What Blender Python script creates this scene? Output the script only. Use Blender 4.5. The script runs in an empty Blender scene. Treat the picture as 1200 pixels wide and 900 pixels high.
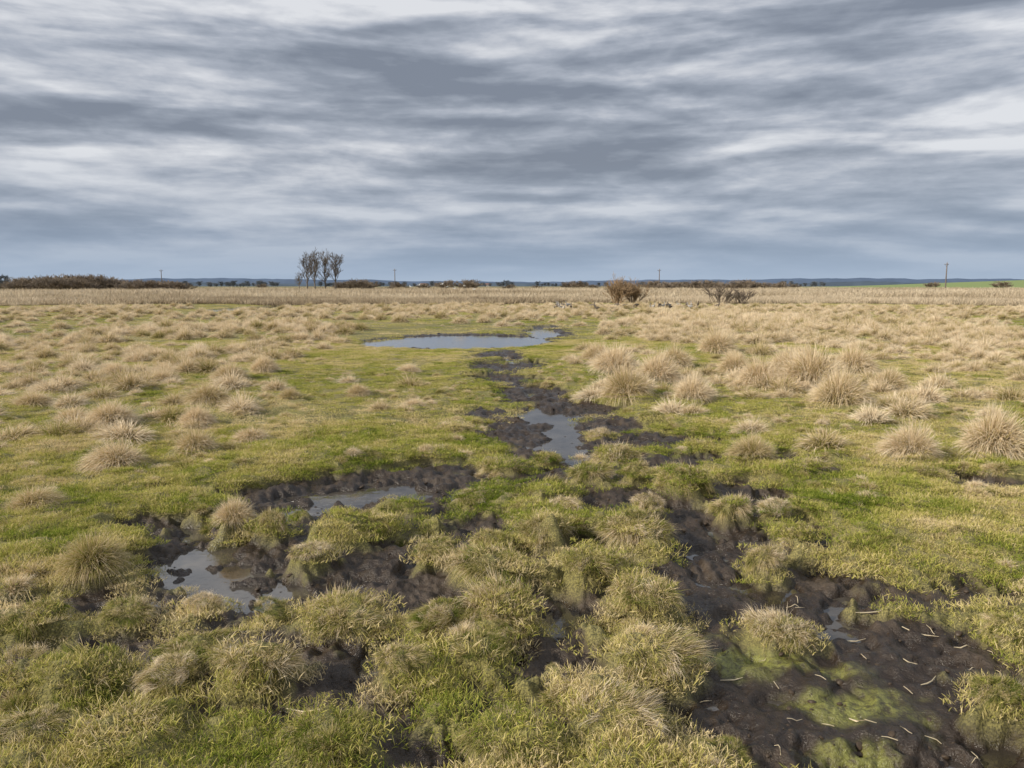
import bpy, math, random
import numpy as np
from mathutils import Vector
random.seed(3); rng=np.random.default_rng(7)
S=bpy.context.scene
CAMH=1.6; F=906.0; TH=math.atan(115/906)
# ---------- site survey: photo position -> ground position in metres ----------
def G(px,py,z=0.0):
    a=(px-600)/F; b=(450-py)/F
    dy=math.cos(TH)+b*math.sin(TH); dz=-math.sin(TH)+b*math.cos(TH)
    t=(z-CAMH)/dz
    return a*t, dy*t
def az(px,D):
    return (px-600)/F*D*1.0
# ---------- noise ----------
def _h(ix,iy,s):
    n=(ix.astype(np.int64)*374761393+iy.astype(np.int64)*668265263+s*974634777)&0xffffffff
    n=((n^(n>>13))*1274126177)&0xffffffff
    n=(n^(n>>16))&0xffffffff
    return n/4294967295.0
def vn(x,y,s=0):
    ix=np.floor(x);iy=np.floor(y);fx=x-ix;fy=y-iy
    fx=fx*fx*(3-2*fx);fy=fy*fy*(3-2*fy)
    a=_h(ix,iy,s);b=_h(ix+1,iy,s);c=_h(ix,iy+1,s);d=_h(ix+1,iy+1,s)
    return (a*(1-fx)+b*fx)*(1-fy)+(c*(1-fx)+d*fx)*fy
def fbm(x,y,f,s=0,o=4):
    r=0;A=0.5;t=0
    for i in range(o):
        r=r+A*vn(x*f+y*f*0.31+i*7.3,y*f-x*f*0.31+i*3.1,s+i);t+=A;A*=0.5;f*=2.03
    return r/t
def ss(a,b,x):
    t=np.clip((x-a)/(b-a),0,1);return t*t*(3-2*t)
def ells(L):
    out=[]
    for e in L:
        px,py,rx,ry=e[:4]
        y0=G(px,py+ry)[1];y1=G(px,py-ry)[1]
        cy=(y0+y1)/2; ay=(y1-y0)/2
        D=G(px,py)[1]
        out.append((az(px,D)/D*cy, cy, rx/F*D, ay))
    return out
def E(x,y,W):
    r=np.full(x.shape,-9.0)
    for cx,cy,ax,ay in W:
        d=np.sqrt(((x-cx)/ax)**2+((y-cy)/ay)**2)
        r=np.maximum(r,(1-d)*min(ax,ay))
    return r
MUD=ells([(475,560,110,13),(400,575,120,18),(340,600,80,22),(255,640,88,38),(340,690,190,22),(440,672,95,28),(200,700,110,16),(90,705,70,12),
(640,500,58,22),(660,525,48,22),(720,492,34,8),(765,512,66,8),(850,537,95,10),(935,546,60,7),(598,428,46,7),(585,414,34,6),(570,430,22,5),
(545,398,108,9),(480,399,60,6.5),(640,388,30,7),(590,443,38,6),(625,458,46,8),(690,474,40,7),(650,474,40,8),(640,548,95,14),(590,500,40,5),(570,480,20,4),(840,620,55,34),
(820,655,65,26),(785,597,44,26),(950,680,95,18),(850,700,95,26),(690,718,95,19),(1010,755,205,36),(1050,820,225,45),(1140,880,170,45),
(930,815,135,36),(400,785,65,34),(500,700,65,20),(660,765,65,26),(440,740,48,22),(1080,690,90,11),(1160,562,50,10),(80,838,60,12),
(300,745,145,16),(520,882,50,8),(170,610,30,8),(960,860,135,40),(700,590,30,12),(560,610,34,10),(340,825,45,12),(620,840,50,12),(700,640,60,10),(870,575,60,9),(520,640,40,9),(230,812,40,10),(610,655,40,8),(760,690,50,12),(620,690,40,8),(120,770,60,8),(285,361,24,3.4)])
WAT=ells([(225,640,30,24),(290,684,90,12),(245,662,40,13),(405,572,60,8),(345,590,52,8),(450,562,38,5),(638,482,40,7),(664,512,24,22),(640,517,34,5),
(545,398,104,8),(480,399,56,6),(636,388,20,5),(600,420,14,3),(1125,888,60,10),(650,716,60,7),(285,361,24,3.6)])
ALG=ells([(880,757,110,15),(955,768,90,10),(975,812,85,18),(1065,870,60,9),(900,740,60,8)])
DRYM=ells([(930,790,150,60),(1050,800,180,60),(880,700,90,30),(1050,850,150,50)])
DEP=ells([(535,397,160,14),(640,500,70,25),(285,361,40,4)])
TR=ells([(300,800,440,100),(620,640,270,110),(860,630,150,90),(1050,800,280,90),(600,830,420,90),(560,560,170,30),(330,620,150,50),(880,545,130,25)])
FIELD=[(560.,700.,330.,230.)]
MO=[(110,672,50,2.5,.8),(30,735,50,0,.5),(275,618,28,2,.9),(320,625,24,1,.8),(405,722,62,0,.6),(585,728,52,1,.85),(515,735,38,0,.5),(755,712,52,1,.65),(912,742,48,1.5,.6),
(640,632,38,1,.75),(575,675,56,0,.55),(745,632,46,1,.55),(898,665,28,1,.8),(858,602,30,1,.65),(800,572,36,1,.65),(880,545,30,2,.8),(908,605,24,1.5,.65),
(690,677,44,0,.55),(590,545,34,1,.55),(720,532,30,1.5,.8),(640,577,40,0,.45),(430,622,40,0,.45),(510,652,32,0,.5),(1170,832,40,0,.7),(100,805,70,0,.45),
(300,795,62,1,.45),(150,722,34,0,.5),(770,780,60,1,.45),(470,790,42,0,.5),(560,772,42,0,.5),(230,762,50,0,.45),(1065,538,38,2,1),(1165,536,46,2,1),
(230,532,31,2,.9),(232,502,25,2,.9),(135,550,42,2,.75),(130,502,42,2,.65),(245,478,32,2,.75),(295,517,26,2,.65),(40,600,38,2,.6),(40,478,28,2,.6),
(340,472,18,2,.7),(420,467,20,2,.7),(485,477,18,2,.7),(190,452,26,2,.7),(135,442,24,2,.7),(735,468,36,2,1),(770,452,32,2,1.1),(812,472,28,2,1.1),
(720,442,32,2,1),(985,478,38,2,1.1),(950,458,44,2,1.1),(890,456,32,2,1),(840,416,26,2,.9),(1000,440,32,2,1),(700,425,24,2,.9),(660,600,28,1.5,.5),(760,600,24,1.5,.6),
(690,560,30,1,.5),(350,600,14,0,.7),(640,535,20,0,.6),(975,605,40,0,.4),(1020,640,40,0,.35),(940,560,32,1.5,.45),(600,880,75,0,.35),(380,870,75,0,.35),
(720,850,75,1,.35),(840,885,45,0,.35),(150,870,65,0,.4),(30,800,45,1,.45),(200,800,40,1.5,.45),(1180,745,36,0,.45),(480,440,18,2,.6),(575,640,26,1,.45),
(365,655,28,1.5,.35),(930,630,24,0,.45),(470,590,30,0,.4),(555,585,30,0,.35),(620,600,24,1,.5),(1090,560,28,1,.4),(320,715,30,0,.4),(30,870,50,1,.35),(240,705,24,1.5,.5),(680,525,14,2,.6),
(480,530,26,0,.4),(530,500,24,1,.4),(420,540,26,0,.4),(745,560,22,1,.5),(820,520,22,1,.5),(700,505,16,1.5,.6),(760,490,16,1,.5),(920,440,28,2,1),(860,440,24,2,.9),(790,432,26,2,.9),(1040,462,26,2,.8),(85,498,26,2,.7),(270,448,24,2,.8),(310,440,22,2,.8)]
MW=[]
for px,py,rw,k,h in MO:
    x,y=G(px,py); R=rw/F*y*(.90 if k<2 else 1); MW.append((x,y,R,k,h*R*(.85 if k==0 else 1)))
def nearf(x,y): return 1-ss(10,22,y)
def Hf(x,y,full=False):
    r=np.hypot(x,y)
    fr=1+1.6*ss(10,22,r)
    sd=E(x,y,MUD)+0.16*(fbm(x,y,2.6,11)-.5)*2*fr+0.14*(fbm(x,y,9,21,3)-.5)*2*fr+.085-.05*ss(10,20,r)
    tr=ss(-.15,.35,E(x,y,TR))
    hn=fbm(x,y,2.3,77,4)
    sd=np.maximum(sd,((0.425+.045*tr)-hn)*0.9-(1-tr)*.5)
    isl=np.full(x.shape,-9.0);mh=np.zeros(x.shape)
    for cx,cy,R,k,h in MW:
        d2=((x-cx)**2+(y-cy)**2)/(R*R)
        m=d2<2.4
        if not m.any(): continue
        dd=np.sqrt(d2[m]); ang=np.arctan2(y[m]-cy,x[m]-cx)
        dd=dd*(1+0.20*np.sin(2*ang+cx*9)+0.14*np.sin(3*ang+cy*7)+0.09*np.sin(7*ang))
        isl[m]=np.maximum(isl[m],(0.88-dd)*R)
        mh[m]=np.maximum(mh[m],(h*0.62 if k<2 else h*.15)*np.clip(1-dd*dd,0,1))
    sd=np.minimum(sd,-isl+.05*(fbm(x,y,12,23,3)-.5))
    mud=ss(-0.035,0.045,sd)
    bank=ss(-0.11,0.07,sd)
    wd=E(x,y,WAT)+0.12*(fbm(x,y,4,31)-.5)*2+.22*(fbm(x,y,10,37,3)-.5)
    wat=ss(-0.10,0.08,wd)
    nf=nearf(x,y)
    gz=0.03+0.08*(fbm(x,y,0.9,41)-.5)*(0.3+nf)+0.09*(fbm(x,y,3.1,51,4)-.5)*nf+0.24*np.clip(hn-.46,0,.25)*tr+.08*(fbm(x,y,8,57,3)-.5)*nf+mh
    mz=-0.058+0.085*(fbm(x,y,3.7,61)-.5)+0.085*(fbm(x,y,11,71,4)-.5)+0.03*(vn(x*28,y*28,73)-.5)+0.03*mh
    pit=ss(0.58,0.74,vn(x*6.5,y*6.5,91)); mz=mz-0.045*pit
    dm=ss(-.2,.2,E(x,y,DRYM))
    mz=mz*(1-.35*dm)-.012*dm
    z=gz*(1-bank)+mz*bank
    z=z-wat*0.075
    z=z-0.07*ss(-1.6,0.1,E(x,y,DEP))*(1-mud)
    hill=0
    for cx,cy,ax,ay in FIELD:
        hill=hill+8.5*ss(0,1,1-np.sqrt(((x-cx)/ax)**2+((y-cy)/ay)**2))
    z=z+hill
    z=np.where(r>70,hill*1.0+0.03,z)
    if not full: return z,mud
    alg=ss(-0.05,0.12,E(x,y,ALG)+0.35*(fbm(x,y,4.5,101)-.5))*ss(.01,-.035,z)
    wet=np.maximum(wat,ss(-0.05,-0.095,z)*(mud>0.5))
    wet=np.maximum(wet,dm*.9*ss(.44,.58,fbm(x,y,1.6,123)))
    fld=ss(0.02,0.1,1-np.sqrt(((x-FIELD[0][0])/FIELD[0][2])**2+((y-FIELD[0][1])/FIELD[0][3])**2))
    return z,mud,wet,alg,fld
# ---------- material helpers ----------
def newmat(n):
    m=bpy.data.materials.new(n);m.use_nodes=True;nt=m.node_tree;nt.nodes.clear();return m,nt
class NB:
    def __init__(s,nt): s.nt=nt
    def n(s,t,**k):
        nd=s.nt.nodes.new(t)
        for a,v in k.items(): setattr(nd,a,v)
        return nd
    def l(s,a,b): s.nt.links.new(a,b)
    def math(s,op,a,b=None,c=None,clamp=False):
        nd=s.nt.nodes.new('ShaderNodeMath');nd.operation=op;nd.use_clamp=clamp
        for i,v in enumerate((a,b,c)):
            if v is None: continue
            if isinstance(v,(int,float)): nd.inputs[i].default_value=v
            else: s.l(v,nd.inputs[i])
        return nd.outputs[0]
    def mix(s,f,a,b,bt='MIX'):
        nd=s.nt.nodes.new('ShaderNodeMix');nd.data_type='RGBA';nd.blend_type=bt
        for v,i in ((f,0),(a,6),(b,7)):
            if isinstance(v,(int,float)): nd.inputs[i].default_value=v
            elif isinstance(v,tuple): nd.inputs[i].default_value=(*v,1)
            else: s.l(v,nd.inputs[i])
        return nd.outputs[2]
    def ramp(s,f,st,ip='LINEAR'):
        nd=s.nt.nodes.new('ShaderNodeValToRGB');cr=nd.color_ramp;cr.interpolation=ip
        while len(cr.elements)<len(st): cr.elements.new(0.5)
        for e,(p,c) in zip(cr.elements,st): e.position=p;e.color=(*c,1) if isinstance(c,tuple) else (c,c,c,1)
        s.l(f,nd.inputs[0]);return nd.outputs[0]
    def noise(s,vec,sc,d=4,r=.55,dist=0):
        nd=s.nt.nodes.new('ShaderNodeTexNoise');nd.inputs['Scale'].default_value=sc;nd.inputs['Detail'].default_value=d
        nd.inputs['Roughness'].default_value=r;nd.inputs['Distortion'].default_value=dist
        if vec is not None: s.l(vec,nd.inputs['Vector'])
        return nd.outputs['Fac']
def simple(name,col,rough=.8,var=0.3,sc=8,spec=.3):
    m,nt=newmat(name);b=NB(nt);o=b.n('ShaderNodeOutputMaterial');p=b.n('ShaderNodeBsdfPrincipled')
    tc=b.n('ShaderNodeTexCoord');nz=b.noise(tc.outputs['Object'],sc)
    d=tuple(c*(1-var) for c in col);u=tuple(min(1,c*(1+var)) for c in col)
    b.l(b.ramp(nz,[(.3,d),(.7,u)]),p.inputs['Base Color']);p.inputs['Roughness'].default_value=rough
    p.inputs['Specular IOR Level'].default_value=spec
    b.l(p.outputs[0],o.inputs[0]);return m
def blade_mat(name,st,trans=.3,rand=.5,tip=.25,root=.55):
    m,nt=newmat(name);b=NB(nt);o=b.n('ShaderNodeOutputMaterial')
    a=b.n('ShaderNodeAttribute',attribute_name='bl');sp=b.n('ShaderNodeSeparateColor');b.l(a.outputs['Color'],sp.inputs[0])
    t=b.n('ShaderNodeAttribute',attribute_name='tint',attribute_type='INSTANCER')
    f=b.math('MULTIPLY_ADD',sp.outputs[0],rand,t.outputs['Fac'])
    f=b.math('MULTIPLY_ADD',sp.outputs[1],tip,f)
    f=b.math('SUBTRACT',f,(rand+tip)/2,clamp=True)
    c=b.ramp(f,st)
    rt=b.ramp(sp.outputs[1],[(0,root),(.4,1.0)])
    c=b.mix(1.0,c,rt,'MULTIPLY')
    p=b.n('ShaderNodeBsdfDiffuse')
    tr=b.n('ShaderNodeBsdfTranslucent');b.l(c,p.inputs[0]);b.l(c,tr.inputs[0])
    mx=b.n('ShaderNodeMixShader');mx.inputs[0].default_value=trans;b.l(p.outputs[0],mx.inputs[1]);b.l(tr.outputs[0],mx.inputs[2])
    b.l(mx.outputs[0],o.inputs[0]);return m
# ---------- ground ----------
half=math.radians(43)
angs=np.concatenate([np.linspace(-half,half,760),np.linspace(half,2*math.pi-half,50)[1:-1]])
rs=np.concatenate([[0.02,.3,.6,.9,1.2,1.5],1.8*np.power(1.0048,np.arange(0,590))])
rs=np.concatenate([rs,rs[-1]*np.power(1.015,np.arange(1,60))])
rs=np.concatenate([rs,rs[-1]*np.power(1.035,np.arange(1,150))]); rs=rs[rs<4500]
A,R=np.meshgrid(angs,rs); X=(R*np.sin(A)).ravel();Y=(R*np.cos(A)).ravel()
z,mud,wet,alg,fld=Hf(X,Y,True)
nA=len(angs);nR=len(rs)
me=bpy.data.meshes.new('ground')
me.vertices.add(nA*nR);me.vertices.foreach_set('co',np.stack([X,Y,z],1).ravel().astype(np.float32))
i=np.arange(nR-1)[:,None]*nA;j=np.arange(nA)[None,:];j2=(j+1)%nA
q=np.stack([i+j,i+nA+j,i+nA+j2,i+j2],-1).reshape(-1,4)[:,::-1]
me.loops.add(q.size);me.loops.foreach_set('vertex_index',q.ravel().astype(np.int32))
me.polygons.add(len(q));me.polygons.foreach_set('loop_start',np.arange(0,q.size,4,dtype=np.int32))
me.polygons.foreach_set('use_smooth',np.ones(len(q),dtype=bool))
me.update(calc_edges=True)
ca=me.color_attributes.new('zone','FLOAT_COLOR','POINT')
ca.data.foreach_set('color',np.stack([mud,wet,alg,fld],1).ravel().astype(np.float32))
ground=bpy.data.objects.new('ground',me);S.collection.objects.link(ground)
me.flip_normals() if me.polygons[0].normal.z<0 else None
m,nt=newmat('marsh_ground');b=NB(nt);o=b.n('ShaderNodeOutputMaterial');p=b.n('ShaderNodeBsdfPrincipled')
at=b.n('ShaderNodeAttribute',attribute_name='zone');sp=b.n('ShaderNodeSeparateColor');b.l(at.outputs['Color'],sp.inputs[0])
geo=b.n('ShaderNodeNewGeometry');P=geo.outputs['Position']
n1=b.noise(P,3,6,.6);n2=b.noise(P,30,5,.65);n3=b.noise(P,.25,5,.6);n4=b.noise(P,110,4,.6)
grass=b.ramp(n3,[(.3,(.19,.18,.05)),(.5,(.28,.245,.08)),(.7,(.35,.285,.13))])
grass=b.mix(b.ramp(n4,[(.38,0.),(.6,.85)]),grass,(.07,.065,.028))
mudc=b.ramp(n1,[(.3,(.025,.016,.010)),(.52,(.052,.035,.022)),(.72,(.105,.076,.050))])
mudc=b.mix(b.ramp(n2,[(.4,0.),(.7,.6)]),mudc,(.015,.010,.006))
mudc=b.mix(b.math('MULTIPLY',sp.outputs[1],.6),mudc,(.026,.018,.012))
algm=b.math('MULTIPLY',sp.outputs[2],b.ramp(n2,[(.36,.15),(.56,.85)]))
mudc=b.mix(algm,mudc,(.25,.25,.06))
col=b.mix(sp.outputs[0],grass,mudc)
col=b.mix(at.outputs['Alpha'],col,(.20,.25,.08))
b.l(col,p.inputs['Base Color'])
rg=b.ramp(n1,[(.3,.22),(.7,.6)])
rg=b.mix(sp.outputs[0],(.9,.9,.9),rg);rg=b.mix(b.math('MULTIPLY',sp.outputs[1],.85),rg,(.10,.10,.10))
b.l(rg,p.inputs['Roughness']);p.inputs['Specular IOR Level'].default_value=.45
bs=b.math('ADD',b.math('MULTIPLY',n2,1.0),b.math('MULTIPLY',n4,.35))
bp=b.n('ShaderNodeBump');bp.inputs['Strength'].default_value=.8;bp.inputs['Distance'].default_value=.022;b.l(bs,bp.inputs['Height'])
b.l(bp.outputs[0],p.inputs['Normal']);b.l(p.outputs[0],o.inputs[0]);me.materials.append(m)
# ---------- water ----------
def sheet(name,x0,x1,y0,y1,z,mat):
    me=bpy.data.meshes.new(name);me.from_pydata([(x0,y0,z),(x1,y0,z),(x1,y1,z),(x0,y1,z)],[],[(0,1,2,3)])
    ob=bpy.data.objects.new(name,me);S.collection.objects.link(ob);me.materials.append(mat);return ob
m,nt=newmat('bog_water');b=NB(nt);o=b.n('ShaderNodeOutputMaterial');p=b.n('ShaderNodeBsdfPrincipled')
geo=b.n('ShaderNodeNewGeometry')
n=b.noise(geo.outputs['Position'],14,3,.5);n2=b.noise(geo.outputs['Position'],2.5,5,.6)
b.l(b.ramp(n2,[(.4,(.035,.028,.02)),(.65,(.10,.085,.065))]),p.inputs['Base Color'])
b.l(b.ramp(n2,[(.4,.02),(.7,.10)]),p.inputs['Roughness']);p.inputs['IOR'].default_value=1.6;p.inputs['Specular IOR Level'].default_value=1.0
bp=b.n('ShaderNodeBump');bp.inputs['Strength'].default_value=.10;bp.inputs['Distance'].default_value=.02;b.l(n,bp.inputs['Height'])
b.l(bp.outputs[0],p.inputs['Normal']);b.l(p.outputs[0],o.inputs[0])
sheet('marsh_water',-26,12,1.5,68,-0.092,m)
# ---------- blades ----------
def blades(Pn,D,L,W,droop,rnd):
    N=len(Pn);s=np.array([0,.4,.75,1.0]);wf=np.array([1,.85,.5,0])
    D=D/np.linalg.norm(D,axis=1,keepdims=True)
    rv=rng.normal(size=(N,3));side=np.cross(D,rv);side/=np.linalg.norm(side,axis=1,keepdims=True)
    C=Pn[:,None,:]+D[:,None,:]*(L[:,None]*s)[:,:,None]
    C[:,:,2]-=(L*droop)[:,None]*s**2
    Lf=C[:,:3]+side[:,None,:]*(W[:,None]*wf[:3])[:,:,None]*.5
    Rt=C[:,:3]-side[:,None,:]*(W[:,None]*wf[:3])[:,:,None]*.5
    V=np.concatenate([Lf,Rt,C[:,3:4]],1).reshape(-1,3)
    base=np.arange(N)[:,None]*7
    Q=np.concatenate([base+np.array([0,3,4,1]),base+np.array([1,4,5,2])]);T=base+np.array([2,5,6])
    colr=np.zeros((N,7,4),np.float32);colr[:,:,0]=rnd[:,None];colr[:,:,1]=np.array([0,.4,.75,0,.4,.75,1]);colr[:,:,3]=1
    return V,Q,T,colr.reshape(-1,4)
def blade_obj(name,data,mat):
    V,Q,T,c=data;me=bpy.data.meshes.new(name);me.from_pydata(V.tolist(),[],Q.tolist()+T.tolist())
    a=me.color_attributes.new('bl','FLOAT_COLOR','POINT');a.data.foreach_set('color',c.ravel().astype(np.float32))
    me.materials.append(mat);return bpy.data.objects.new(name,me)
def U(a,b_,n): return rng.uniform(a,b_,n)
def rn(n): return np.clip(rng.normal(.5,.25,n),0,1)
def turf(n,rad,h0,h1,w):
    r=rad*np.sqrt(U(0,1,n));a=U(0,6.283,n);P_=np.stack([r*np.cos(a),r*np.sin(a),np.full(n,-.008)],1)
    k=rng.choice(9,n); ca=U(-1,1,(9,2))[k]
    D=np.stack([rng.normal(0,.6,n),rng.normal(0,.6,n),np.ones(n)],1);D[:,:2]+=ca*.5
    return blades(P_,D,U(h0,h1,n)*(1.25-.6*r/rad),U(.6,1.2,n)*w,U(0,.5,n),rn(n))
def mound(n,a_,b_,L0,L1,w,up,lean=0,jit=.35,droop=.35):
    # shaggy sedge cushion: several overlapping locks of blades on an irregular dome
    u=U(0,1,n)**.75;az_=U(0,6.283,n);cz=1-u*.98;sr=np.sqrt(1-cz*cz)
    nrm=np.stack([sr*np.cos(az_),sr*np.sin(az_),cz],1)
    ir=1+.18*np.sin(2*az_+lean*30)+.13*np.sin(5*az_+lean*11)
    P_=nrm*np.array([a_,a_,b_])*U(.8,1.02,n)[:,None];P_[:,:2]*=ir[:,None]
    K=46;kd=rng.normal(size=(K,3));kd[:,2]=abs(kd[:,2]);kd/=np.linalg.norm(kd,axis=1,keepdims=True)
    lk=np.argmax(nrm@kd.T,axis=1);lock=rng.normal(0,.45,(K,3))[lk];Lm=rng.uniform(.55,1.6,K)[lk];cm=rng.normal(0,.24,K)[lk]
    D=nrm*(1-up)+np.array([lean,lean*.4,up])+rng.normal(0,jit,(n,3))*.4+lock*.7
    return blades(P_,D,U(L0,L1,n)*Lm,U(.6,1.2,n)*w,U(0,droop*2,n),np.clip(rn(n)+cm+.3*(cz-.5),-.1,1.3))
def tuss(n,w,lean,spread=1.15):
    u=np.sqrt(U(0,1,n));a=U(0,6.283,n);r=.48*u
    P_=np.stack([r*np.cos(a),r*np.sin(a),.28*(1-u*u)],1)
    lk=rng.choice(26,n);lock=rng.normal(0,.38,(26,2))[lk]
    rd=(u*spread+rng.normal(0,.18,n))
    D=np.stack([np.cos(a)*rd+lock[:,0]+lean,np.sin(a)*rd+lock[:,1]+lean*.3,np.full(n,1.)],1)
    hor=np.linalg.norm(D[:,:2],axis=1)
    return blades(P_,D,U(.45,1.0,n)*(1.05-.2*u),U(.6,1.2,n)*w,np.clip(.18+.43*hor+rng.normal(0,.12,n),0,1.),rn(n))
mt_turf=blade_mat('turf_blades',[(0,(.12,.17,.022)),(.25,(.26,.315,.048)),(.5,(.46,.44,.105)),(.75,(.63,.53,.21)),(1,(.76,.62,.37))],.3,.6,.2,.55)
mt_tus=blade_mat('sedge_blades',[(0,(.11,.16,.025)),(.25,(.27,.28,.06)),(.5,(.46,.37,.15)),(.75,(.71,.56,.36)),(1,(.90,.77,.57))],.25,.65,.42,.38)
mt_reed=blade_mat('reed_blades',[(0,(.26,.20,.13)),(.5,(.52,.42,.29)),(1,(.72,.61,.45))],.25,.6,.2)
def coll(name,objs):
    c=bpy.data.collections.new(name)
    for o_ in objs:c.objects.link(o_)
    return c
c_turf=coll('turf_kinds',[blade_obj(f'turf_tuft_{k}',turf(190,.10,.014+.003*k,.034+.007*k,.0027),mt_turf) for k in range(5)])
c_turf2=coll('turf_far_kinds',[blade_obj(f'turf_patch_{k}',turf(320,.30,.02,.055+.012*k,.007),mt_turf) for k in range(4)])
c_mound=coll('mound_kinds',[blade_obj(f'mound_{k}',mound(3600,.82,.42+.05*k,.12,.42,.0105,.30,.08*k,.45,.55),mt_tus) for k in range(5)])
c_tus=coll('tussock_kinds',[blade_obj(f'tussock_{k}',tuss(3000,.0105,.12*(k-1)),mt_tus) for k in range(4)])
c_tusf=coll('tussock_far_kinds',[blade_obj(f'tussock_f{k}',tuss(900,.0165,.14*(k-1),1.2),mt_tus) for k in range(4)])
def reed(n):
    P_=np.stack([rng.normal(0,.45,n),rng.normal(0,.45,n),np.zeros(n)],1)
    D=np.stack([rng.normal(.05,.25,n),rng.normal(0,.25,n),np.ones(n)],1)
    return blades(P_,D,U(.3,1.0,n),U(.02,.05,n),U(0,.15,n),U(0,1,n))
c_reed=coll('reed_kinds',[blade_obj(f'reed_{k}',reed(100),mt_reed) for k in range(4)])
def scatter(name,col,pts,rot,scl,idx,tint):
    me=bpy.data.meshes.new(name);n=len(pts);me.vertices.add(n);me.vertices.foreach_set('co',pts.ravel().astype(np.float32))
    for nm,ty,d in (('rot','FLOAT_VECTOR',rot),('scl','FLOAT_VECTOR',scl)):
        a=me.attributes.new(nm,ty,'POINT');a.data.foreach_set('vector',d.ravel().astype(np.float32))
    a=me.attributes.new('idx','INT','POINT');a.data.foreach_set('value',idx.astype(np.int32))
    a=me.attributes.new('tint','FLOAT','POINT');a.data.foreach_set('value',tint.astype(np.float32))
    ob=bpy.data.objects.new(name,me);S.collection.objects.link(ob)
    g=bpy.data.node_groups.new(name+'_gn','GeometryNodeTree')
    g.interface.new_socket('Geometry',in_out='INPUT',socket_type='NodeSocketGeometry');g.interface.new_socket('Geometry',in_out='OUTPUT',socket_type='NodeSocketGeometry')
    N=g.nodes;i_=N.new('NodeGroupInput');o_=N.new('NodeGroupOutput');ip=N.new('GeometryNodeInstanceOnPoints')
    ci=N.new('GeometryNodeCollectionInfo');ci.inputs['Collection'].default_value=col;ci.inputs['Separate Children'].default_value=True;ci.inputs['Reset Children'].default_value=True
    def att(nm,t):
        q_=N.new('GeometryNodeInputNamedAttribute');q_.data_type=t;q_.inputs['Name'].default_value=nm;return q_.outputs[0]
    g.links.new(i_.outputs[0],ip.inputs['Points']);g.links.new(ci.outputs[0],ip.inputs['Instance']);ip.inputs['Pick Instance'].default_value=True
    g.links.new(att('idx','INT'),ip.inputs['Instance Index']);g.links.new(att('rot','FLOAT_VECTOR'),ip.inputs['Rotation']);g.links.new(att('scl','FLOAT_VECTOR'),ip.inputs['Scale'])
    g.links.new(ip.outputs[0],o_.inputs[0])
    md=ob.modifiers.new('scatter','NODES');md.node_group=g;return ob
def wedge(n,r0,r1,hang=43):
    r=np.sqrt(U(r0*r0,r1*r1,n));a=U(-math.radians(hang),math.radians(hang),n);return r*np.sin(a),r*np.cos(a)
def rz(n,t=.15): return np.stack([rng.normal(0,t,n),rng.normal(0,t,n),U(0,6.283,n)],1)
def uni(s): return np.stack([s,s,s],1)
DRY=ells([(250,405,260,28),(960,410,300,45),(950,560,200,10),(1100,620,120,60)])
GRN=ells([(500,620,350,90),(520,700,300,60),(470,560,150,25),(640,540,120,20),(200,850,250,40),(900,600,120,40)])
def tintf(x,y):
    t=.60+.95*(fbm(x,y,.5,201)-.5)+1.05*(fbm(x,y,3,211)-.5)
    t=t-.17*ss(-.4,.4,E(x,y,GRN))+.10*ss(-1,1,E(x,y,DRY))
    t=t+.06*ss(20,50,y)
    return t
x,y=wedge(14500,1.6,9);zz,mu=Hf(x,y);k=U(0,1,len(x))>mu*1.5+.02;x,y,zz=x[k],y[k],zz[k];n=len(x)
scatter('meadow_turf',c_turf,np.stack([x,y,zz],1),rz(n),uni(U(.6,1.5,n)),rng.integers(0,5,n),tintf(x,y)+rng.normal(0,.12,n))
x,y=wedge(19000,8.5,24);zz,mu=Hf(x,y);k=(mu<.12)|((U(0,1,len(x))<.25)&(mu<.97)&(zz>-.08));x,y,zz=x[k],y[k],zz[k];n=len(x)
s=U(.35,.8,n);scatter('meadow_turf',c_turf2,np.stack([x,y,zz],1),rz(n,.08),np.stack([s,s,s*U(.6,1.1,n)],1),rng.integers(0,4,n),tintf(x,y)+rng.normal(0,.12,n))
x,y=wedge(20000,22,80);zz,mu=Hf(x,y);k=(mu<.1)|((U(0,1,len(x))<.35)&(zz>-.085));k=k&(E(x,y,ells([(285,362,28,4.2)]))<-.2);x,y,zz=x[k],y[k],zz[k];n=len(x)
s=U(.8,1.9,n);scatter('meadow_turf',c_turf2,np.stack([x,y,zz-.01],1),rz(n,.04),np.stack([s,s,s*.6],1),rng.integers(0,4,n),tintf(x,y)+rng.normal(0,.12,n))
mp=[q_ for q_ in MW if q_[3]<2]
xs=np.array([q_[0] for q_ in mp]);ys=np.array([q_[1] for q_ in mp]);Rr=np.array([q_[2] for q_ in mp]);kk=np.array([q_[3] for q_ in mp]);hh=np.array([q_[4] for q_ in mp])
zz=Hf(xs,ys)[0];base=zz-hh*.66
scatter('sedge_mounds',c_mound,np.stack([xs,ys,base],1),rz(len(xs),.10),np.stack([Rr,Rr*U(.75,1.2,len(xs)),hh*1.5],1),rng.integers(0,5,len(xs)),np.where(kk==0,.40,np.where(kk==1,.58,.70))+rng.normal(0,.06,len(xs)))
x,y=wedge(1700,1.8,12);zz,mu=Hf(x,y);k=(mu<.5)&(ss(-.15,.35,E(x,y,TR))>.5)&(fbm(x,y,2.3,77,4)>.46);x,y,zz=x[k],y[k],zz[k];n=len(x);s=.03+.10*U(0,1,n)**1.5
scatter('sedge_mounds',c_mound,np.stack([x,y,zz-s*.3],1),rz(n,.15),np.stack([s,s*U(.7,1.2,n),s*U(.5,1.1,n)],1),rng.integers(0,5,n),.48+rng.normal(0,.18,n))
mp=[q_ for q_ in MW if q_[3]>=2]
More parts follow.
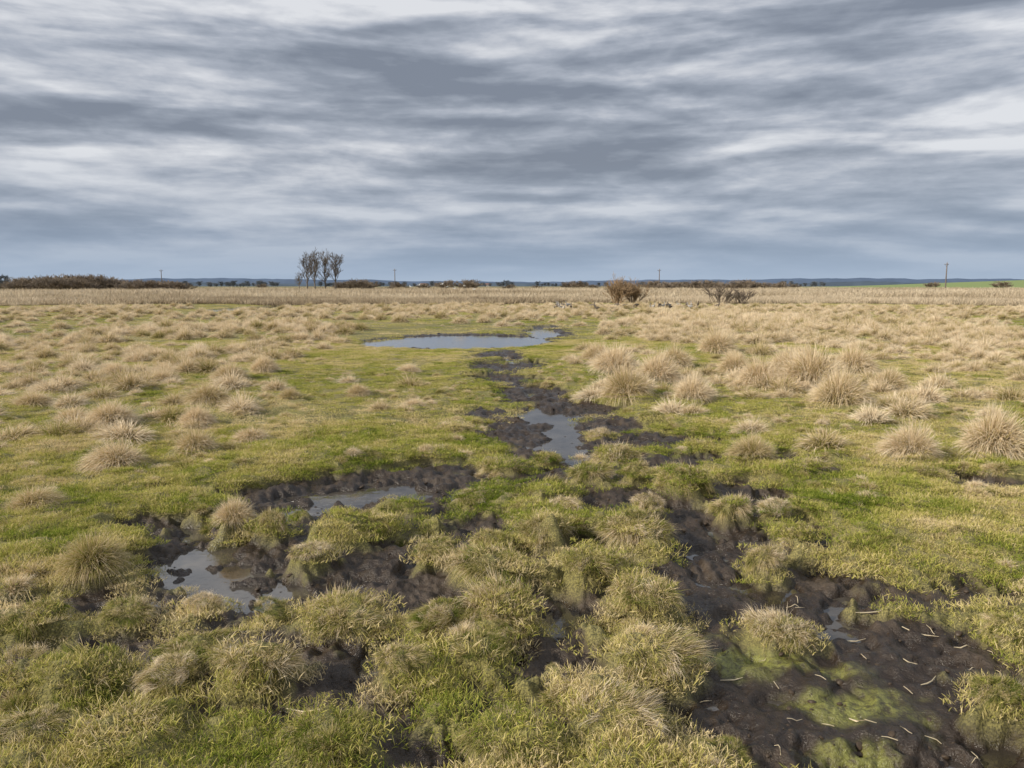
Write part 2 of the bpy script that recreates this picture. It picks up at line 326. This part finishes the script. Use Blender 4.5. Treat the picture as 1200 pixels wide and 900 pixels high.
xs=np.array([q_[0] for q_ in mp]);ys=np.array([q_[1] for q_ in mp]);Rr=np.array([q_[2] for q_ in mp]);kk=np.array([q_[3] for q_ in mp]);hh=np.array([q_[4] for q_ in mp])
zz=Hf(xs,ys)[0]-.03
scatter('tussock_grass',c_tus,np.stack([xs,ys,zz],1),rz(len(xs),.08),np.stack([Rr*1.12,Rr*U(.95,1.2,len(xs)),hh*U(1.25,1.5,len(xs))],1),rng.integers(0,4,len(xs)),np.where(kk>2.2,.55,.76)+rng.normal(0,.06,len(xs)))
TD=ells([(250,402,215,20),(960,405,300,34),(770,448,110,32),(960,458,120,30),(200,440,190,24),(350,430,60,12),(130,500,90,16),(1120,435,90,28)])
x,y=wedge(22000,8,64);n=len(x);e=E(x,y,TD)
pr=.06+.95*ss(-1.2,.6,e)+.28*ss(30,48,y);pr=pr*ss(.35,.50,fbm(x,y,.45,301))*1.6
zz,mu=Hf(x,y);lev=ss(-3.0,0,E(x,y,ells([(545,398,125,14),(285,362,50,4.5)])))
k=(U(0,1,n)<pr*.74)&(mu<.15)&(U(0,1,n)>lev);x,y,zz=x[k],y[k],zz[k];n=len(x)
s=(.08+.27*U(0,1,n)**1.6)*(.9+.45*ss(11,35,y))
scatter('tussock_grass',c_tusf,np.stack([x,y,zz-.03],1),rz(n,.12),np.stack([s*1.25,s*U(1.0,1.5,n),s*U(.75,1.35,n)],1),rng.integers(0,4,n),.76+rng.normal(0,.13,n))
x,y=wedge(2600,2,14);zz,mu=Hf(x,y);k=(mu<.6)&(fbm(x,y,1.2,401)>.43);x,y,zz=x[k],y[k],zz[k];n=len(x);s=U(.03,.10,n)
scatter('tussock_grass',c_tusf,np.stack([x,y,zz-.02],1),rz(n,.2),np.stack([s*1.3,s*1.3,s],1),rng.integers(0,4,n),U(.3,.9,n))
def reeds(n,r0,r1,s0,s1,t):
    x,y=wedge(n,r0,r1,45);edge=r0+11*(fbm(x,y*0,.06,501)-.3)*2
    k=np.hypot(x,y)>edge;x,y=x[k],y[k];n=len(x);zz,_=Hf(x,y)
    s=U(s0,s1,n)*(.5+1.0*fbm(x,y,.09,521));return np.stack([x,y,zz],1),rz(n,.08),np.stack([s*1.9,s*1.9,s],1),rng.integers(0,4,n),t+1.1*(fbm(x,y,.05,511)-.5)+rng.normal(0,.15,n)
a=[reeds(8500,67,95,.25,.62,.5),reeds(8500,95,200,.6,1.1,.6),reeds(4500,200,420,.9,1.2,.5)]
scatter('reed_belt',c_reed,*[np.concatenate([q_[k_] for q_ in a]) for k_ in range(5)])
# ---------- mud clods ----------
mc=simple('mud_clod',(.055,.038,.024),.5,.5,20)
def clod(k):
    import bmesh
    bm=bmesh.new();bmesh.ops.create_icosphere(bm,subdivisions=3,radius=1)
    for v in bm.verts:
        c=v.co;f=.7+.6*float(fbm(np.array([c.x*1+c.z*2+k*5]),np.array([c.y+c.z+3.]),1.4,600+k,4)[0]);v.co=Vector((c.x*f,c.y*f,c.z*f*.55))
    me=bpy.data.meshes.new('c');bm.to_mesh(me);bm.free();me.materials.append(mc);me.polygons.foreach_set('use_smooth',[True]*len(me.polygons));return bpy.data.objects.new(f'clod_{k}',me)
c_clod=coll('clod_kinds',[clod(k) for k in range(4)])
x,y=wedge(18000,1.8,14);zz,mu=Hf(x,y);k=(mu>.5)&(zz>-.09)&(fbm(x,y,2,611)>.45);x,y,zz=x[k],y[k],zz[k];n=len(x)
s=.003+.017*U(0,1,n)**3
scatter('mud_clods',c_clod,np.stack([x,y,zz-s*.2],1),rz(n,.4),uni(s),rng.integers(0,4,n),U(0,1,n))
# ---------- stray reed stalks lying on the mud ----------
ms=simple('dry_stalk',(.55,.46,.31),.7,.3,30)
def tube(V,Fc,pts,rad,ns=5):
    pts=[Vector(p_) for p_ in pts];st=len(V)
    for i_,p_ in enumerate(pts):
        d=(pts[min(i_+1,len(pts)-1)]-pts[max(i_-1,0)]).normalized()
        u=d.orthogonal().normalized();w=d.cross(u)
        for k_ in range(ns):
            a_=6.2832*k_/ns;V.append(tuple(p_+(u*math.cos(a_)+w*math.sin(a_))*rad[i_]))
    for i_ in range(len(pts)-1):
        for k_ in range(ns):
            Fc.append((st+i_*ns+k_,st+i_*ns+(k_+1)%ns,st+(i_+1)*ns+(k_+1)%ns,st+(i_+1)*ns+k_))
def mk(name,V,Fc,mat,link=True,smooth=True):
    me=bpy.data.meshes.new(name);me.from_pydata(V,[],Fc);me.materials.append(mat)
    if smooth: me.polygons.foreach_set('use_smooth',[True]*len(me.polygons))
    ob=bpy.data.objects.new(name,me)
    if link:S.collection.objects.link(ob)
    return ob
V=[];Fc=[]
for px,py,L,a_ in [(1025,724,.10,.2),(1078,746,.08,-.5),(1000,748,.07,.1),(622,888,.06,.7),(962,800,.03,2),(858,798,.05,.1),(1070,775,.04,-.3),(372,846,.13,-.1),(105,648,.06,.3),(912,892,.03,1.6),(1090,805,.06,.6),(1010,850,.05,-.7),(1130,760,.05,.2)]+[(random.uniform(820,1200),random.uniform(700,890),random.uniform(.012,.035),random.uniform(0,3)) for _ in range(30)]:
    x,y=G(px,py,-.06);pts=[];
    for t in (-1,-.4,.2,1):
        xx=x+math.cos(a_+t*.15)*L*t;yy=y+math.sin(a_+t*.15)*L*t
        pts.append((xx,yy,float(Hf(np.array([xx]),np.array([yy]))[0][0])+.006))
    zm=max(q_[2] for q_ in pts);pts=[(q_[0],q_[1],max(q_[2],zm-.02)) for q_ in pts]
    tube(V,Fc,pts,[.0012,.0016,.0016,.001] if L<.04 else [.002,.0036,.003,.001])
mk('reed_litter',V,Fc,ms)
# ---------- bare trees / shrubs ----------
mb=simple('bare_bark',(.16,.135,.115),.9,.3,2)
mwil=simple('willow_twigs',(.33,.23,.135),.85,.35,3)
mdk=simple('dark_twigs',(.17,.135,.105),.9,.35,2)
def branch(V,Fc,p_,d,L,r,depth,spread,minr,upb):
    pts=[p_];rad=[r];q_=p_.copy();dd=d.copy()
    for i_ in range(3):
        dd=(dd+Vector((random.gauss(0,.12),random.gauss(0,.12),random.gauss(0,.08)+upb))).normalized()
        q_=q_+dd*L/3;pts.append(q_.copy());rad.append(max(minr,r*(1-.16*(i_+1))))
    tube(V,Fc,pts,rad,5 if depth>3 else 3)
    if depth==0:return
    for k_ in range(random.choice((3,3,4)) if depth<4 else 4):
        t=random.uniform(.3,1);i_=min(2,int(t*3));bp_=pts[i_].lerp(pts[i_+1],t*3-i_)
        ax=Vector((random.gauss(0,1),random.gauss(0,1),random.gauss(0,.5))).normalized()
        nd=(dd+ax*spread).normalized()
        branch(V,Fc,bp_,nd,L*random.uniform(.55,.8),r*.58,depth-1,spread,minr,upb)
def tree(h,depth,seed,mat,minr=.03,spread=.6,limbs=34):
    random.seed(seed);V=[];Fc=[];tr=[Vector((0,0,-.2))];
    top=h*.85;N_=8
    for i_ in range(1,N_+1): tr.append(Vector((random.gauss(0,.015*h)*i_/N_,random.gauss(0,.015*h)*i_/N_,top*i_/N_)))
    R0=h*.024;tube(V,Fc,tr,[R0*1.3]+[R0*(1-.8*i_/N_) for i_ in range(1,N_+1)],7)
    for i_ in range(limbs):
        t=.22+.78*i_/limbs;k_=min(N_-1,int(t*N_));p_=tr[k_].lerp(tr[k_+1],t*N_-k_);a_=i_*2.4+random.uniform(-.4,.4)
        d=Vector((math.cos(a_),math.sin(a_),random.uniform(1.0,1.7))).normalized()
        branch(V,Fc,p_,d,h*.20*random.uniform(.7,1.2)*(1.2-.6*abs(t-.45)),R0*.45*(1.15-t*.6),depth,spread,minr,.07)
    return V,Fc
def shrub(h,w,depth,seed,stems=40,minr=.012):
    random.seed(seed);V=[];Fc=[]
    for i_ in range(stems):
        a_=random.uniform(0,6.28);ln=random.uniform(0,1);d=Vector((math.cos(a_)*w*ln,math.sin(a_)*w*ln,h)).normalized()
        branch(V,Fc,Vector((math.cos(a_)*.25*w*ln,math.sin(a_)*.25*w*ln,-.05)),d,h*.5*random.uniform(.8,1.1),.03,depth,.45,minr,.02)
    return V,Fc
def put(name,me,x,y,rot=0,s=(1,1,1)):
    ob=bpy.data.objects.new(name,me);S.collection.objects.link(ob)
    zz=float(Hf(np.array([float(x)]),np.array([float(y)]))[0][0]);ob.location=(x,y,zz);ob.rotation_euler=(0,0,rot);ob.scale=s;return ob
tm=[]
for k in range(3):
    V,Fc=tree(11,3,50+k,mb,.022,.55,22);tm.append(mk('bare_tree_mesh',V,Fc,mb,False).data)
for px,D,k,s in [(362,238,0,1.0),(371,232,1,1.02),(383,240,2,1.04),(395,236,0,1.0),(353,250,1,.5)]:
    put('bare_tree',tm[k],az(px,D),D,k*1.3+px,(s*.92,s*.92,s))
sm=[];
for k in range(3):
    V,Fc=shrub(2.3,1.6,3,80+k,34,.011);sm.append(mk('shrub_mesh',V,Fc,mwil,False).data)
V,Fc=shrub(2.0,2.2,2,95,22,.015);sd_=mk('s',V,Fc,mdk,False).data
V,Fc=shrub(3.5,3.2,3,97,22,.035);sh_=mk('s',V,Fc,simple('hedge_twigs',(.24,.19,.14),.9,.35,.6),False).data
put('willow_shrub',sm[0],az(723,66),66,0,(.95,.95,.97));put('willow_shrub',sm[1],az(743,67),67,1,(.85,.85,.8))
put('bare_shrub',sd_,az(842,66),66,0,(1,1,1.05));put('bare_shrub',sd_,az(866,67),67,2,(.9,.9,.8))
c_sh=coll('scrub_kinds',[bpy.data.objects.new('scrub_a',sh_)])
pts=[];sc=[]
for _ in range(90):
    px=random.choice([random.gauss(100,45),random.gauss(70,25),random.uniform(150,220)]);D=random.uniform(180,230);pts.append((az(px,D),D,0));s=random.uniform(.4,1.1);sc.append((s*1.4,s*1.4,s*(1.1 if px<150 else .8)))
for _ in range(80):
    px=random.choice([random.uniform(-150,1350),random.gauss(410,14),random.gauss(520,60),random.gauss(800,50),random.gauss(880,40)]);D=random.uniform(260,400);pts.append((az(px,D),D,0));s=random.uniform(.3,1.1);sc.append((s*1.6,s*1.6,s*1.0))
n=len(pts);scatter('scrub_thicket',c_sh,np.array(pts),rz(n,.05),np.array(sc),np.zeros(n),U(0,1,n))
V,Fc=tree(12,2,200,mdk,.09,.7)
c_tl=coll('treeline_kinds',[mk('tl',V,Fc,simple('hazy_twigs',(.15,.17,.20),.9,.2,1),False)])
pts=[];sc=[]
for _ in range(330):
    px=random.choice([random.uniform(-300,1000),random.uniform(380,640),random.gauss(5,8),random.uniform(640,980),random.uniform(130,330)]);D=random.uniform(900,1500);pts.append((az(px,D),D,-.5));s=random.uniform(.3,.75);sc.append((s*2.2,s*2.2,s))
pts+= [(az(5,420),420,0),(az(-6,425),425,0),(az(12,430),430,0)];sc+=[(.75,.75,.6)]*3
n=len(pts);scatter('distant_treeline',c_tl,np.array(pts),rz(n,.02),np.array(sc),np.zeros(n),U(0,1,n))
hx,hy=az(1085,520),520
put('field_shrub',sh_,hx,hy,1,(1.3,1.3,1.1));put('field_shrub',sh_,az(1092,525),525,2,(1.2,1.2,1.2))
# ---------- distant hills ----------
def ridge(name,D,x0,x1,hf,mat):
    V=[];Fc=[];N_=400
    for i_ in range(N_+1):
        x=x0+(x1-x0)*i_/N_;h=hf(x)
        for dy,f in ((0,-1.),(15,.75),(60,1.),(300,.9),(800,-1)):
            V.append((x,D+dy,h*f if f>0 else -3))
    for i_ in range(N_):
        for k_ in range(4):
            a_=i_*5+k_;Fc.append((a_,a_+5,a_+6,a_+1))
    return mk(name,V,Fc,mat)
def nz(x,f,s): return float(fbm(np.array([x*1.]),np.array([1.7]),f,s,5)[0])
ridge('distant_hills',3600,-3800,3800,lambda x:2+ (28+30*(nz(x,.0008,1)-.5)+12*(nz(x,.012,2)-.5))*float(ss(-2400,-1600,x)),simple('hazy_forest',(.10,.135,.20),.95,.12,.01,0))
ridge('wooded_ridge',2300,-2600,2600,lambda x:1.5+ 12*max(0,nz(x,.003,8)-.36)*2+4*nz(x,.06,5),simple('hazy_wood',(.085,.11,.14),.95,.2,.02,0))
# ---------- utility poles ----------
mp_=simple('pole_wood',(.16,.13,.11),.9,.2,3);mi=simple('insulator',(.35,.3,.27),.3,.1,3)
def pole(px,D,H):
    e=bpy.data.objects.new('utility_pole',None);S.collection.objects.link(e)
    zz=float(Hf(np.array([az(px,D)]),np.array([float(D)]))[0][0]);e.location=(az(px,D),D,zz);e.rotation_euler=(0,0,.35)
    V=[];Fc=[];tube(V,Fc,[(0,0,-.3),(0,0,H*.5),(0,0,H)],[.22,.19,.16],10);Fc.append(tuple(range(20,30)))
    o1=mk('pole_shaft',V,Fc,mp_);V=[];Fc=[]
    tube(V,Fc,[(-.9,0.17,H-.55),(.9,0.17,H-.55)],[.08,.08],4);tube(V,Fc,[(-.6,.17,H-.6),(0,.17,H-1.3)],[.03,.03],4);tube(V,Fc,[(.6,.17,H-.6),(0,.17,H-1.3)],[.03,.03],4)
    o2=mk('crossarm',V,Fc,mp_);V=[];Fc=[]
    for xx,zb in ((-.8,H-.47),(.8,H-.47),(0,H)):
        tube(V,Fc,[(xx,.17 if xx else 0,zb),(xx,.17 if xx else 0,zb+.1),(xx,.17 if xx else 0,zb+.14),(xx,.17 if xx else 0,zb+.3)],[.04,.09,.09,.05],8)
    o3=mk('insulators',V,Fc,mi)
    for o_ in (o1,o2,o3):o_.parent=e
pole(193,400,9.8);pole(464,385,9.8);pole(771,360,9.2);pole(1104,262,9.2)
# ---------- farmhouses ----------
mwall=simple('render_wall',(.5,.48,.45),.8,.08,1);mroof=simple('clay_roof',(.20,.12,.10),.8,.2,2);mglass=simple('window_glass',(.03,.035,.04),.1,.1,1);
def boxm(name,x0,x1,y0,y1,z0,z1,mat,par):
    V=[(x,y,z_) for z_ in (z0,z1) for x,y in ((x0,y0),(x1,y0),(x1,y1),(x0,y1))]
    o_=mk(name,V,[(3,2,1,0),(4,5,6,7),(0,1,5,4),(1,2,6,5),(2,3,7,6),(3,0,4,7)],mat,True,False);o_.parent=par;return o_
def house(px,D,L,rot):
    e=bpy.data.objects.new('farmhouse',None);S.collection.objects.link(e);e.location=(az(px,D),D,0);e.rotation_euler=(0,0,rot)
    w=4;V=[(-L,-w,0),(L,-w,0),(L,w,0),(-L,w,0),(-L,-w,4),(L,-w,4),(L,w,4),(-L,w,4),(-L,0,7),(L,0,7)]
    o_=mk('walls',V,[(0,1,5,4),(2,3,7,6),(1,2,6,9,5),(3,0,4,8,7)],mwall,True,False);o_.parent=e
    V=[(-L-.5,-w-.5,3.6),(L+.5,-w-.5,3.6),(L+.5,0,7.1),(-L-.5,0,7.1),(-L-.5,w+.5,3.6),(L+.5,w+.5,3.6)]
    o_=mk('roof',V,[(0,1,2,3),(3,2,5,4)],mroof,True,False);o_.parent=e
    for i_ in range(4):
        xx=-L+1.2+i_*(2*L-2.4)/3-.5;boxm('window',xx,xx+1,-w-.04,-w+.02,1.2,2.5,mglass,e)
    boxm('door',-.5+.1,.6,-w-.05,-w+.02,0,2.1,mroof,e);boxm('chimney',1,1.7,-.4,.4,6.2,8.2,mroof,e)
for a_ in [(497,1600,6,.2),(518,1700,7,-.3),(572,1650,6,0)]: house(*a_)
# ---------- birds ----------
mg=simple('goose_plumage',(.14,.115,.09),.7,.35,9);mw=simple('white_plumage',(.75,.75,.73),.6,.05,5);mgr=simple('grey_plumage',(.34,.32,.30),.7,.2,6)
def skin(name,verts,edges,rad,mat):
    me=bpy.data.meshes.new(name);me.from_pydata(verts,edges,[]);ob=bpy.data.objects.new(name,me);S.collection.objects.link(ob)
    sk=ob.modifiers.new('s','SKIN');
    for v,r_ in zip(me.skin_vertices[0].data,rad): v.radius=r_ if isinstance(r_,tuple) else (r_,r_)
    me.skin_vertices[0].data[0].use_root=True
    ob.modifiers.new('u','SUBSURF').levels=1
    dg=bpy.context.evaluated_depsgraph_get();m2=bpy.data.meshes.new_from_object(ob.evaluated_get(dg));bpy.data.objects.remove(ob)
    m2.materials.clear();m2.materials.append(mat);return m2
def goosemesh(graze,mat):
    if graze: nk=[(.24,0,.36),(.34,0,.24),(.40,0,.10),(.47,0,.05)]
    else: nk=[(.22,0,.42),(.26,0,.56),(.29,0,.68),(.38,0,.67)]
    vs=[(0,0,.33),(.14,0,.35)]+nk+[(-.16,0,.32),(-.32,0,.33),(.0,.06,.22),(.0,.06,.1),(.01,.06,.01),(.07,.06,.01),(0,-.06,.22),(0,-.06,.1),(.01,-.06,.01),(.07,-.06,.01)]
    ed=[(0,1),(1,2),(2,3),(3,4),(4,5),(0,6),(6,7),(0,8),(8,9),(9,10),(10,11),(0,12),(12,13),(13,14),(14,15)]
    rd=[.135,.12,.05,.035,.045,.014,.10,(.05,.015),.03,.012,.012,.012,.03,.012,.012,.012]
    return skin('goose',vs,ed,rd,mat)
g1=goosemesh(True,mg);g2=goosemesh(False,mg);g3=goosemesh(False,mgr)
def flymesh():
    vs=[(0,0,0),(.16,0,.01),(.28,0,.03),(.36,0,.03),(-.15,0,0),(-.28,0,.01)]+[(.03,.15,.06),(.05,.36,.14),(-.06,.62,.10),(.03,-.15,.06),(.05,-.36,.14),(-.06,-.62,.10)]
    ed=[(0,1),(1,2),(2,3),(0,4),(4,5),(0,6),(6,7),(7,8),(0,9),(9,10),(10,11)]
    rd=[.07,.06,.04,.012,.055,(.05,.012),(.07,.02),(.06,.014),(.015,.006),(.07,.02),(.06,.014),(.015,.006)]
    return skin('gull',vs,ed,rd,mw)
gf=flymesh()
random.seed(12)
for i_ in range(34):
    px=random.choice([random.gauss(800,26),random.gauss(690,38),random.gauss(650,20),random.gauss(790,30)]);py=random.gauss(362.5,1.6)
    if py<360.5: py=361
    x,y=G(px,py);o_=put('goose',random.choice((g1,g2,g2,g3)),x,y,random.uniform(0,6.28),(.66,)*3);o_.location.z+=.03
for px,py,D in [(482,336,105),(492,334,110),(497,339,100),(525,336,112),(533,338,105),(545,335,110),(556,339,100),(519,333,118)]:
    o_=bpy.data.objects.new('flying_gull',gf);S.collection.objects.link(o_);o_.location=(az(px,D),D,1.6-(py-335)/F*D);o_.rotation_euler=(random.uniform(-.4,.4),0,random.uniform(-.8,.8)+3.14);o_.scale=(.7,)*3
# ---------- world ----------
SE,SA=math.radians(28),math.radians(-112)   # sun elevation; azimuth from +Y toward +X
w=bpy.data.worlds.new('World');S.world=w;w.use_nodes=True;nt=w.node_tree;nt.nodes.clear();b=NB(nt)
o=b.n('ShaderNodeOutputWorld');sky=b.n('ShaderNodeTexSky',sky_type='NISHITA',sun_disc=False);sky.sun_elevation=SE;sky.sun_rotation=SA
bg1=b.n('ShaderNodeBackground');b.l(sky.outputs[0],bg1.inputs[0]);bg1.inputs[1].default_value=.10
tc=b.n('ShaderNodeTexCoord');sx=b.n('ShaderNodeSeparateXYZ');b.l(tc.outputs['Generated'],sx.inputs[0])
X_,Y_,Z_=sx.outputs
zc=b.math('MAXIMUM',Z_,0.0);zd=b.math('ADD',zc,.13)
cu=b.math('DIVIDE',X_,zd);cv=b.math('DIVIDE',Y_,zd)
def vec(a_,b_,c_):
    q_=b.n('ShaderNodeCombineXYZ')
    for i_,v in enumerate((a_,b_,c_)):
        if isinstance(v,(int,float)):q_.inputs[i_].default_value=v
        else:b.l(v,q_.inputs[i_])
    return q_.outputs[0]
# broad cloud decks (plane overhead) + layered rolls + rounded billows with lit tops / grey bases
c1=b.noise(vec(b.math('MULTIPLY',cu,.42),b.math('MULTIPLY',cv,.9),9.1),1.3,5,.5,.2)
def layer(off):
    zz=b.math('ADD',Z_,off)
    a_=b.noise(vec(b.math('MULTIPLY',X_,1.7),b.math('MULTIPLY',Y_,1.7),b.math('MULTIPLY',zz,11.5)),1.6,5,.50,.25)
    c_=b.noise(vec(b.math('MULTIPLY',X_,5.0),b.math('MULTIPLY',Y_,5.0),b.math('MULTIPLY',zz,17.0)),1.9,8,.60,.2)
    return b.math('ADD',b.math('MULTIPLY',a_,.58),b.math('MULTIPLY',c_,.17))
l0=layer(0.0);l1=layer(0.012)
dens=b.math('ADD',b.math('MULTIPLY',c1,.45),l0)
relief=b.math('MULTIPLY',b.math('SUBTRACT',l0,l1),.9)   # cloud tops brighter than their bases
lift=b.ramp(zc,[(.04,0.03),(.12,.055),(.20,.055),(.29,.025),(.40,.02)])
dens=b.math('ADD',b.math('ADD',b.math('SUBTRACT',dens,.128),lift),relief)
cc=b.ramp(dens,[(.36,(.22,.25,.31)),(.44,(.30,.335,.40)),(.51,(.42,.455,.525)),(.57,(.57,.595,.65)),(.65,(.76,.775,.81))])
hz=b.ramp(zc,[(0,(.42,.52,.66)),(.022,(.34,.44,.59)),(.06,(.275,.36,.50)),(.11,(.32,.39,.51))])
hf=b.ramp(zc,[(.0,1.),(.03,.80),(.08,.42),(.15,.0)])
cc=b.mix(hf,cc,hz)
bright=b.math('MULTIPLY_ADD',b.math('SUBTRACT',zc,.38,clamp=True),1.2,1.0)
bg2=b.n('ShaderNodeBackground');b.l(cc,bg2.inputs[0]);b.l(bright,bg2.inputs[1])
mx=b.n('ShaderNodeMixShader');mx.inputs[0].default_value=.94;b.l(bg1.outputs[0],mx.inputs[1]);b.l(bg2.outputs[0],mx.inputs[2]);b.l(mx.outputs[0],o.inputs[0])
sl=bpy.data.lights.new('sun','SUN');sl.energy=5.0;sl.angle=math.radians(1.2);sl.color=(1,.92,.79)
so=bpy.data.objects.new('sun',sl);S.collection.objects.link(so)
d=Vector((math.sin(SA)*math.cos(SE),math.cos(SA)*math.cos(SE),math.sin(SE)))
so.rotation_euler=d.to_track_quat('Z','Y').to_euler()
# ---------- camera ----------
cd=bpy.data.cameras.new('camera');cam=bpy.data.objects.new('camera',cd);S.collection.objects.link(cam)
cd.sensor_width=36;cd.lens=F/1200*36;cd.clip_end=8000;cd.clip_start=.05;cam.location=(0,0,CAMH);cam.rotation_euler=(math.pi/2-TH,0,0);S.camera=cam
S.view_settings.view_transform='Standard';S.view_settings.look='None';S.view_settings.exposure=0
